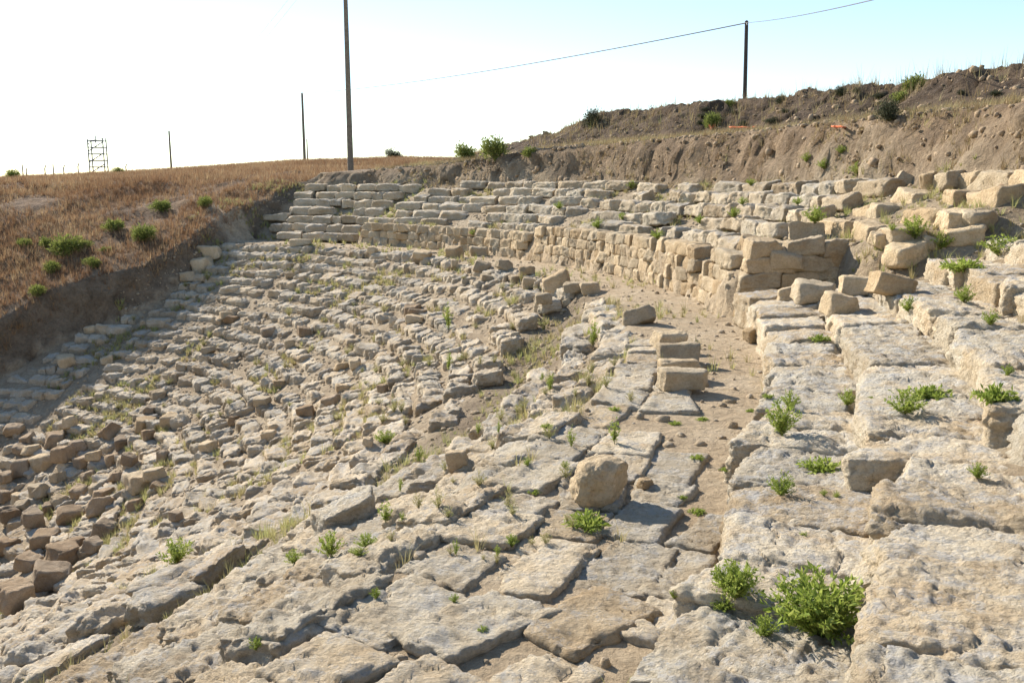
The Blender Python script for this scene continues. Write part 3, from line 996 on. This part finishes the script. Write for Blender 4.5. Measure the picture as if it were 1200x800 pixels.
def tube(pts, rads, seg=6):
    V = []; F = []
    pts = [Vector(p) for p in pts]
    for i, p in enumerate(pts):
        t = (pts[min(i + 1, len(pts) - 1)] - pts[max(i - 1, 0)]).normalized()
        a = t.orthogonal().normalized(); b = t.cross(a)
        for k in range(seg):
            an = 6.28318 * k / seg
            V.append(tuple(p + (a * math.cos(an) + b * math.sin(an)) * rads[i]))
    for i in range(len(pts) - 1):
        for k in range(seg):
            k2 = (k + 1) % seg
            F.append((i * seg + k, i * seg + k2, (i + 1) * seg + k2, (i + 1) * seg + k))
    return V, F

def tube_mesh(name, parts, mat):
    V, F = [], []
    for pts, rads, seg in parts:
        v, f = tube(pts, rads, seg)
        o = len(V); V += v; F += [tuple(i + o for i in q) for q in f]
    return mesh_np(name, np.array(V), np.array(F), 4, mat)

def weed_meshes(seed, w, h, nst, lpst, leaf, spread=1.0, mat='green'):
    """leafy herb: stems fanning out of one root, small leaves all along; returns stem and foliage meshes"""
    rg = np.random.default_rng(seed)
    parts, cs, ds = [], [], []
    for i in range(nst):
        a = rg.uniform(0, 6.283); rr = math.sqrt(rg.uniform(0, 1)) * w / 2 * spread
        top = np.array([math.cos(a) * rr, math.sin(a) * rr, h * rg.uniform(.55, 1.0) * (1 - .45 * (2 * rr / w) ** 2)])
        ctl = np.array([top[0] * .35, top[1] * .35, top[2] * .6])
        pts = []
        for t in np.linspace(0, 1, 5):
            pts.append(tuple((1 - t) ** 2 * np.zeros(3) + 2 * t * (1 - t) * ctl + t * t * top))
        parts.append((pts, [.0035, .003, .0026, .002, .001], 3))
        for k in range(lpst):
            t = rg.uniform(.18, 1.0)
            p = 2 * t * (1 - t) * ctl + t * t * top
            tang = 2 * (1 - t) * ctl + 2 * t * (top - ctl)
            tang /= max(np.linalg.norm(tang), 1e-6)
            cs.append(p + rg.normal(size=3) * .004); ds.append(tang * .8 + rg.normal(size=3) * .6)
    st = tube_mesh('weed stems', parts, M['stem'])
    fo = leafy('weed foliage', np.array(cs), np.array(ds), leaf, M[mat], rg)
    return st, fo

WEED = {}
for k in range(5):
    WEED[('big', k)] = weed_meshes(10 + k, 1.0, .62, 85, 34, .075)
    WEED[('tuft', k)] = weed_meshes(30 + k, 1.0, .95, 42, 24, .095)
    WEED[('flat', k)] = weed_meshes(50 + k, 1.0, .26, 36, 15, .12)
    WEED[('dry', k)] = weed_meshes(90 + k, .8, .9, 30, 12, .085, mat='weedgrass')
    WEED[('tall', k)] = weed_meshes(70 + k, .55, 1.3, 14, 24, .11)

def weed(px, py, w, style, label, group=None, hs=1.0, name='weed'):
    q = hit(px, py)
    if q is None:
        return
    s = w * (q[0] - cam.location).length / FPX
    st, fo = WEED[(style, random.randrange(5))]
    o = empty(name, q[0] + Vector((0, 0, -.01)))
    o.rotation_euler = (0, 0, random.uniform(0, 6.28)); o.scale = (s, s, s * hs)
    for nm, me in (('stem', st), ('foliage', fo)):
        c = bpy.data.objects.new(nm, me); COL.objects.link(c); c.parent = o
    tag(o, label, 'plant', group)

weed(962, 745, 128, 'big', 'large bright green leafy weed growing over the near stone edge', hs=1.0)
weed(862, 700, 60, 'big', 'bright green weed at the foot of the near terrace edge', hs=1.3)
weed(850, 712, 34, 'big', 'smaller bright green sprout below the weed at terrace foot', hs=.8)
weed(895, 745, 36, 'tuft', 'thin green sprig beside the large leafy weed', hs=.9)
weed(916, 510, 46, 'tuft', 'upright yellow green weed where the terrace meets the walkway', hs=1.1)
weed(925, 478, 26, 'tuft', 'small upright weed behind the one where terrace meets walkway', hs=1.0)
weed(915, 580, 34, 'tuft', 'small leafy weed on the pale terrace corner block', hs=1.0)
weed(993, 475, 24, 'tuft', 'round green weed tucked against the second terrace riser', hs=1.0)
weed(1060, 485, 48, 'tuft', 'wispy weed on the terrace with a darker creeper beside it', hs=.7)
weed(1088, 466, 50, 'flat', 'dark green creeper spreading below the cut end of a terrace')
weed(1165, 470, 46, 'flat', 'green mat of weed under the broken terrace end', hs=1.4)
weed(962, 550, 56, 'flat', 'low green creeper on the first terrace tread', hs=.8)
weed(960, 399, 26, 'flat', 'thin creeper mat on the far end of the first terrace')
weed(687, 618, 62, 'flat', 'spreading low weed in front of the upright cracked boulder', hs=1.0)
weed(1072, 280, 34, 'tuft', 'bright weed with a tall shoot above the wall jumble', hs=.9)
weed(1103, 292, 26, 'tuft', 'round bright weed on the jumble of boulders', hs=.9)
weed(1170, 300, 46, 'tuft', 'pale straggling weed on the right hand boulders', hs=.6)
weed(1130, 318, 50, 'flat', 'low weed below the pale straggling one on the boulders', hs=1.0)
weed(452, 612, 34, 'tall', 'dark stalky weed in the hollow under the tilted slab', hs=.7)
weed(388, 652, 36, 'tuft', 'light green weed in the gully below the tilted slab', hs=1.0)
weed(428, 640, 30, 'tuft', 'second light green weed in the gully near the tilted slab', hs=.7)
weed(420, 650, 26, 'tuft', 'low green tuft between the two weeds in the gully', hs=.5)
weed(208, 660, 44, 'tuft', 'dusty weed on the ribbed lower seats above the gully', hs=.8)
weed(345, 660, 26, 'tuft', 'small dry green weed on the seats left of gully', hs=.8)
weed(451, 520, 30, 'tuft', 'yellow green tuft where seats break off at the gully', hs=.7)
weed(720, 520, 30, 'tall', 'tall thin weed in the slab joint beyond the cracked boulder', hs=.9)
GS = 'small green weeds on the paving and terraces'
for (x, y, w) in [(792, 497, 18), (823, 492, 16), (818, 537, 20), (850, 550, 14), (818, 601, 24), (800, 583, 16), (618, 545, 14), (662, 548, 12), (627, 577, 18), (566, 736, 16), (532, 705, 14), (900, 465, 16),
                  (880, 482, 14), (943, 625, 12), (965, 580, 10), (1130, 355, 24), (1065, 366, 22), (1160, 380, 20), (1022, 466, 10), (980, 582, 10), (790, 700, 14), (600, 640, 20), (640, 500, 18), (720, 480, 16), (1180, 440, 16), (1145, 560, 22), (440, 700, 16), (300, 760, 20)]:
    weed(x, y, w, 'flat' if random.random() < .5 else 'tuft', 'small green weed sprouting from a joint in the paving or terraces', GS)
GT = 'green tufts among the upper tiers'
for (x, y, w) in [(555, 276, 12), (740, 222, 16), (880, 218, 14), (955, 262, 30), (965, 198, 18), (985, 180, 14), (1005, 205, 22), (945, 190, 16), (700, 268, 20), (770, 280, 18), (820, 262, 16), (860, 255, 18), (935, 240, 14), (1045, 270, 12), (730, 258, 14), (655, 245, 14), (790, 262, 12), (870, 240, 14)]:
    weed(x, y, w, 'tuft', 'yellow green tuft growing among the upper tiers', GT, hs=.8)

GD = 'dry yellow weeds in the joints of the sloping slabs'
for k in range(60):
    x, y = random.uniform(430, 770), random.uniform(365, 660)
    if x + y * .75 < 800 or x + y * .2 > 860:
        continue
    weed(x, y, random.uniform(12, 26), random.choice(('dry', 'dry', 'tall')), 'dry yellowish weed in a joint of the slabs by the gully', GD, hs=random.uniform(.8, 1.3))
GE = 'dry yellow tufts among the lower seats'
for k in range(46):
    x, y = random.uniform(120, 620), random.uniform(310, 520)
    if y > 640 - x * .25:
        continue
    weed(x, y, random.uniform(9, 18), 'dry', 'dry yellow tuft growing between the lower seat rows', GE, hs=random.uniform(.6, 1.0))
# bushes
def bush_mesh(seed, n, leaf, mat, clumps=14, squash=.75):
    rg = np.random.default_rng(seed)
    cc = rg.normal(size=(clumps, 3)); cc /= np.linalg.norm(cc, axis=1, keepdims=True)
    cc *= rg.uniform(.25, .68, (clumps, 1)); cc[:, 2] = np.abs(cc[:, 2]) * squash * 1.5 + .2
    ci = rg.integers(0, clumps, n)
    d = rg.normal(size=(n, 3)); d /= np.linalg.norm(d, axis=1, keepdims=True)
    p = cc[ci] * rg.uniform(.7, 1.12, (n, 1)) + d * (rg.uniform(.05, 1, (n, 1)) ** .7) * .34
    p[:, 2] = np.maximum(p[:, 2], .0)
    dirs = d + np.array([0, 0, .7]) + rg.normal(size=(n, 3)) * .3
    fo = leafy('bush foliage', p * .5, dirs, leaf, M[mat], rg, .3)
    parts = []
    for c in cc:
        parts.append(([(0, 0, -.04), tuple(c * .22 + np.array([0, 0, .03])), tuple(c * .5)], [.018, .012, .004], 4))
    st = tube_mesh('bush stems', parts, M['stem'])
    return st, fo
BUSH = {}
for k in range(3):
    BUSH[('bush', k)] = bush_mesh(200 + k, 1500, .09, 'bush')
    BUSH[('dark', k)] = bush_mesh(230 + k, 2600, .06, 'dark', 22, .8)
def bush(px, py, w, label, kind='bush', group=None, hs=1.0, dist=None, name='shrub'):
    q = hit(px, py)
    if q is None:
        for k in range(1, 14):
            q = hit(px, py + k)
            if q:
                break
    if q is None:
        return
    s = w * (q[0] - cam.location).length / FPX
    st, fo = BUSH[(kind, random.randrange(3))]
    o = empty(name, q[0] + Vector((0, 0, -.02)))
    o.rotation_euler = (0, 0, random.uniform(0, 6.28)); o.scale = (s, s, s * hs)
    for nm, me in (('stem', st), ('foliage', fo)):
        c = bpy.data.objects.new(nm, me); COL.objects.link(c); c.parent = o
    tag(o, label, 'shrub', group)

bush(693, 149, 34, 'dark rounded bush alone on the earth mound skyline', 'dark', hs=1.15)
bush(460, 177, 28, 'dark low domed bush on the skyline near the tall pole', 'dark', hs=.9)
bush(545, 188, 38, 'yellow green shrub on top of the pale retaining wall', hs=1.0)
bush(580, 187, 40, 'taller green shrub beside the one on the retaining wall', hs=1.2)
bush(620, 184, 22, 'small green shrub on the bank right of the retaining wall')
bush(833, 150, 26, 'green shrub on the mound slope by the orange netting', hs=1.2)
bush(855, 124, 16, 'small pale shrub on the skyline beside the short dark pole')
bush(1040, 140, 44, 'grey green scrub on the mound slope', 'dark', hs=.9)
bush(1070, 105, 34, 'yellow green shrub on the mound crest', hs=.9)
bush(1055, 120, 26, 'small leafy shrub just below the mound crest')
bush(985, 112, 24, 'thin dark scrub on the mound crest', 'dark', hs=.8)
bush(915, 122, 22, 'low dark scrub on the mound right of the short pole', 'dark', hs=.8)
GB = 'green shrubs dotted over the dry grass hillside'
for (x, y, w) in [(78, 300, 36), (62, 318, 20), (110, 312, 22), (135, 270, 24), (167, 282, 30), (190, 247, 24), (240, 243, 20), (30, 290, 18), (55, 290, 20), (100, 290, 18), (140, 204, 16), (15, 210, 18), (45, 345, 20), (125, 295, 14)]:
    bush(x, y, w * 1.2, 'green shrub dotted among the dry grass of the hillside', 'bush', GB, hs=random.uniform(.75, 1.05))
GR = 'dark dry scrub on the mound'
for k in range(22):
    x = random.uniform(560, 1200); y = 172 - (x - 560) * .09 + random.uniform(-25, 14)
    if hit(x, y) is None:
        continue
    bush(x, y, random.uniform(10, 22), 'dull dry scrub clump growing on the dug mound', 'dark', GR, hs=random.uniform(.5, .8), name='scrub')

# dry grass of the hillside
rg = np.random.default_rng(77)
def hill_points(n, rng_r, rng_th):
    r = np.sqrt(rg.uniform(rng_r[0] ** 2, rng_r[1] ** 2, n)); th = rg.uniform(*rng_th, n)
    x = CX + (r + dR(th)) * np.cos(np.radians(th)); y = CY + (r + dR(th)) * np.sin(np.radians(th))
    return x, y, r, th
x, y, r, th = hill_points(140000, (10, 60), (60, 132))
d, s = dist_poly(x, y, BANK_OUT)
keep = (((s > 0) & (d > .4)) | (r > 34) | (th > 85)) & (y > 20)
patch = fbm(P3(x * .30, y * .30), 4, 61)
keep &= (patch > -.12 + .3 * rg.uniform(-1, 1, len(x))) | ((s > 0) & (d < 3.2) & (rg.uniform(0, 1, len(x)) < .75))
az = np.degrees(np.arctan2(x, y))
keep &= (az > -50) & (az < 0)
x, y = x[keep], y[keep]
pos = np.stack([x, y, height(x, y)], -1)
n = len(pos)
me = blades('hill grass', pos, rg.uniform(.16, .46, n), np.full(n, .016), .75, M['russet'], rg, 7, tri=True)
o = link('dry_grass', me); o['kind'] = 'stuff'; tag(o, 'russet dry grass covering the hillside beyond the earth cut', 'grass')
# far hill grass
D_ = rg.uniform(50, 165, 20000); az = np.radians(rg.uniform(-50, -2, 20000))
x, y = D_ * np.sin(az), D_ * np.cos(az)
pos = np.stack([x, y, height(x, y)], -1); n = len(pos)
me = blades('far grass', pos, rg.uniform(.2, .5, n), np.full(n, .04), .7, M['russet'], rg, 6, tri=True)
o = link('dry_grass', me); o['kind'] = 'stuff'; tag(o, 'dry grass along the far skyline of the hill', 'grass')
# mound and bench grass
x, y, r, th = hill_points(34000, (28.7, 41), (-32, 66))
pat = fbm(P3(x * .5, y * .5), 3, 15)
k = (pat > -.12) & ((r < 33.5) | (rg.uniform(0, 1, len(r)) < .35))
x, y = x[k], y[k]
pos = np.stack([x, y, height(x, y)], -1); n = len(pos)
me = blades('mound grass', pos, rg.uniform(.08, .34, n), np.full(n, .014), .8, M['straw'], rg, 6, tri=True)
o = link('dry_grass', me); o['kind'] = 'stuff'; tag(o, 'sparse straw on the earth bench and mound behind the seats', 'grass')
# tall dry stalks along the crest of the mound
x, y, r, th = hill_points(1500, (34.5, 39.5), (-30, 72))
k = fbm(P3(x * .6, y * .6), 2, 19) > 0.0
x, y = x[k], y[k]
pos = np.stack([x, y, height(x, y)], -1); n = len(pos)
me = blades('crest stalks', pos, rg.uniform(.3, .85, n), np.full(n, .02), .5, M['straw'], rg, 5, tri=True)
o = link('dry_grass', me); o['kind'] = 'stuff'; tag(o, 'tall dry stalks along the crest of the earth mound', 'grass')
# wisps between the stones
ps, hs = [], []
tries = 0
while len(ps) < 4200 and tries < 30000:
    tries += 1
    rr = random.uniform(9, 29); tt = random.uniform(-42, 76)
    xx, yy = unpolar(rr, tt)
    if not seen(xx, yy, 0, 60):
        continue
    if 22.2 < rr < 24.1 and random.random() < .85:
        continue
    if float(vnoise(np.array([[xx * .55, yy * .55, 2.]]), 40)[0]) < .05:
        continue
    q = drop_at(xx, yy)
    if q and q[2].name.startswith(('ground', 'rubble')):
        ps.append(tuple(q[0])); hs.append(random.uniform(.07, .27))
for k in range(520):          # along the gully
    t = random.uniform(0, len(GULLY) - 1.01); a = GULLY[int(t)]; b = GULLY[int(t) + 1]; f = t % 1
    xx = a[0] + (b[0] - a[0]) * f + random.gauss(0, .4); yy = a[1] + (b[1] - a[1]) * f + random.gauss(0, .4)
    q = drop_at(xx, yy)
    if q and q[2].name.startswith(('ground', 'rubble')):
        ps.append(tuple(q[0])); hs.append(random.uniform(.08, .26))
pos = np.array(ps); n = len(pos)
me = blades('joint grass', pos, np.array(hs), .004 + .00045 * np.hypot(pos[:, 0], pos[:, 1]), .7, M['weedgrass'], rg, 14)
o = link('joint_grass', me); o['kind'] = 'stuff'; tag(o, 'thin yellow green grass growing in the joints between stones', 'grass')

# ------------------------------------------------------------------ poles, wires, fence, scaffold
def at(px, py, fwd):
    """point on the sight line at forward distance fwd"""
    d = ray(px, py)
    return cam.location + d * (fwd / d.y)

def gz(x, y):
    return float(height(np.array(float(x)), np.array(float(y))))

def pole(px, fwd, top_py, r0, r1, mat, label, lean=0.0, extra=0.0):
    b = at(px, 200, fwd)
    z = gz(b.x, b.y) - .4
    top = at(px, top_py, fwd)
    h = top.z + extra - z
    o = empty('utility_pole', (b.x, b.y, z + .4))
    m = tube_mesh('pole', [([(0, 0, -.4), (lean * h * .5, 0, h * .5), (lean * h, 0, h)], [r0, (r0 + r1) / 2, r1], 14)], mat)
    c = link('shaft', m, o)
    cap = tube_mesh('cap', [([(lean * h, 0, h - .002), (lean * h, 0, h + .05)], [r1 * .98, r1 * .4], 14)], mat)
    link('pole_cap', cap, o)
    ins = tube_mesh('insulator', [([(lean * h, -.16, h - .25), (lean * h, -.16, h - .16), (lean * h, -.16, h - .1)], [.035, .05, .02], 8),
                                  ([(lean * h, 0, h - .25), (lean * h, -.16, h - .25)], [.02, .02], 6)], M['steel'])
    link('insulator', ins, o)
    tag(o, label, 'pole')
    return o, Vector((b.x + lean * h, b.y - .16, z + .4 + h - .1))
p1, t1 = pole(411, 48.5, -40, .17, .10, M['wood'], 'tall weathered pole rising out of view above the upper tiers', lean=0.0)
p2, t2 = pole(357.5, 112, 113, .19, .13, M['wood'], 'distant thin pole left of the tall weathered pole')
p3, t3 = pole(201, 165, 156, .20, .15, M['wood'], 'far wooden pole on the grassy hill skyline')
p4, t4 = pole(870, 52, 34, .13, .10, M['darkwood'], 'short dark pole on the crest of the earth mound', lean=-.02)
pole(361, 150, 166, .12, .1, M['wood'], 'stubby far post just right of the distant thin pole')

def cable(name, a, b, sag, r, label):
    pts = []
    for i in range(25):
        t = i / 24
        p = a.lerp(b, t); p.z -= sag * 4 * t * (1 - t)
        pts.append(tuple(p))
    o = link(name, tube_mesh('cable', [(pts, [r] * 25, 5)], M['wire']))
    tag(o, label, 'cable', None)
cable('overhead_cable', t2, t4, .55, .034, 'overhead cable strung from distant pole to the short dark pole')
cable('overhead_cable', t4, at(1060, -9, 24), .12, .016, 'overhead cable running from short dark pole out to the right')
for k, off in enumerate((0, .5)):
    cable('overhead_cable', t1 + Vector((0, 0, 1.4 - off)), t3 + Vector((off * 3, 0, 0)), 1.0, .006, 'faint thin cable from the tall pole toward the far hill, ' + ('upper one' if k == 0 else 'lower one'))

GF = 'bent fence posts on the hill skyline'
for (px, ph, bent) in [(27, 14, 0), (31, 10, 1), (53, 12, 1), (63, 13, 0), (75, 11, 1), (92, 12, 1), (148, 8, 1)]:
    b = at(px, 204, 142)
    z = gz(b.x, b.y) - .1
    h = ph * 142 / FPX + .5
    pts = [(0, 0, 0), (0, 0, h * .75), (.22 if bent else 0, 0, h)]
    o = link('fence_post', tube_mesh('fence post', [(pts, [.11, .10, .08], 4)], M['concrete']))
    o.location = (b.x, b.y, z)
    tag(o, 'grey fence post with a bent top on the hill skyline' if bent else 'straight grey fence post on the hill skyline', 'post', GF if bent else 'straight fence posts on the hill skyline')

# scaffold tower
b = at(116, 199, 150)
z = gz(b.x, b.y) - .1
o = empty('scaffold_tower', (b.x, b.y, z))
Wt, Ht = 2.5, 6.0
for sx in (-1, 1):
    for sy in (-1, 1):
        link('upright', tube_mesh('upright', [([(sx * Wt / 2, sy * .6, 0), (sx * Wt / 2, sy * .6, Ht + (0.2 if sx > 0 else 0))], [.11, .11], 6)], M['steel']), o)
for k in range(6):
    zz = .45 + k * 1.06
    for sy in (-1, 1):
        link('ledger', tube_mesh('ledger', [([(-Wt / 2 - .1, sy * .6, zz), (Wt / 2 + .1, sy * .6, zz)], [.09, .09], 5)], M['steel']), o)
for k in range(3):
    za = .45 + k * 1.8
    link('brace', tube_mesh('brace', [([(-Wt / 2, -.66, za), (Wt / 2, -.66, za + 1.5)], [.09, .09], 5)], M['steel']), o)
link('mast', tube_mesh('mast', [([(-.2, 0, Ht - .6), (-.2, 0, Ht + .6), (-.2, 0, Ht + .65), (.3, 0, Ht + 1.9)], [.1, .1, .03, .02], 5)], M['steel']), o)
link('handrail', tube_mesh('handrail', [([(-Wt / 2, -.6, Ht - 1.0), (-Wt / 2 + .5, -.6, Ht - .2), (Wt / 2, -.6, Ht + .1)], [.06, .06, .06], 5)], M['steel']), o)
tag(o, 'small steel scaffold tower with a mast on the hill skyline', 'scaffold tower')

# orange netting on the bench
def netting(px, py, w, hgt, label):
    q = hit(px, py)
    if q is None:
        return
    s = (q[0] - cam.location).length / FPX
    n = 14
    V, F = [], []
    for i in range(n + 1):
        x = (i / n - .5) * w * s
        for j in range(3):
            V.append((x, .12 * math.sin(i * 1.3 + j) + .1 * j, j / 2 * hgt * s * (.55 + .45 * math.sin(i * .9 + 1) ** 2)))
    for i in range(n):
        for j in range(2):
            F.append((i * 3 + j, (i + 1) * 3 + j, (i + 1) * 3 + j + 1, i * 3 + j + 1))
    m = mesh_np('netting', np.array(V), np.array(F), 4, M['orange'])
    o = link('safety_netting', m)
    x0, y0 = q[0].x, q[0].y
    o.location = q[0]
    sol = o.modifiers.new('thickness', 'SOLIDIFY'); sol.thickness = .02
    tag(o, label, 'netting')
netting(836, 152, 8, 7, 'small orange netting bundle standing beside the green mound shrub')
netting(884, 150, 52, 2.4, 'long slack strip of orange netting on the earth bench')
netting(997, 149, 34, 2.4, 'slumped orange netting strip on the bench near the grey scrub')
# pale retaining wall at the top of the far tiers
wr = empty('retaining_wall', at(565, 205, 44.5))
for i in range(3):
    for j in range(3):
        p = at(542 + i * 23 + (j % 2) * 6, 206 - j * 6.4, 44.6)
        child('wall_block', LIB['cut'][(i * 3 + j) % 16], wr, (p.x, p.y + .05 * j, p.z), (0, 0, .05), (1.18, .9, .72))
tag(wr, 'pale retaining wall of cut blocks above the far tiers under shrubs', 'wall')
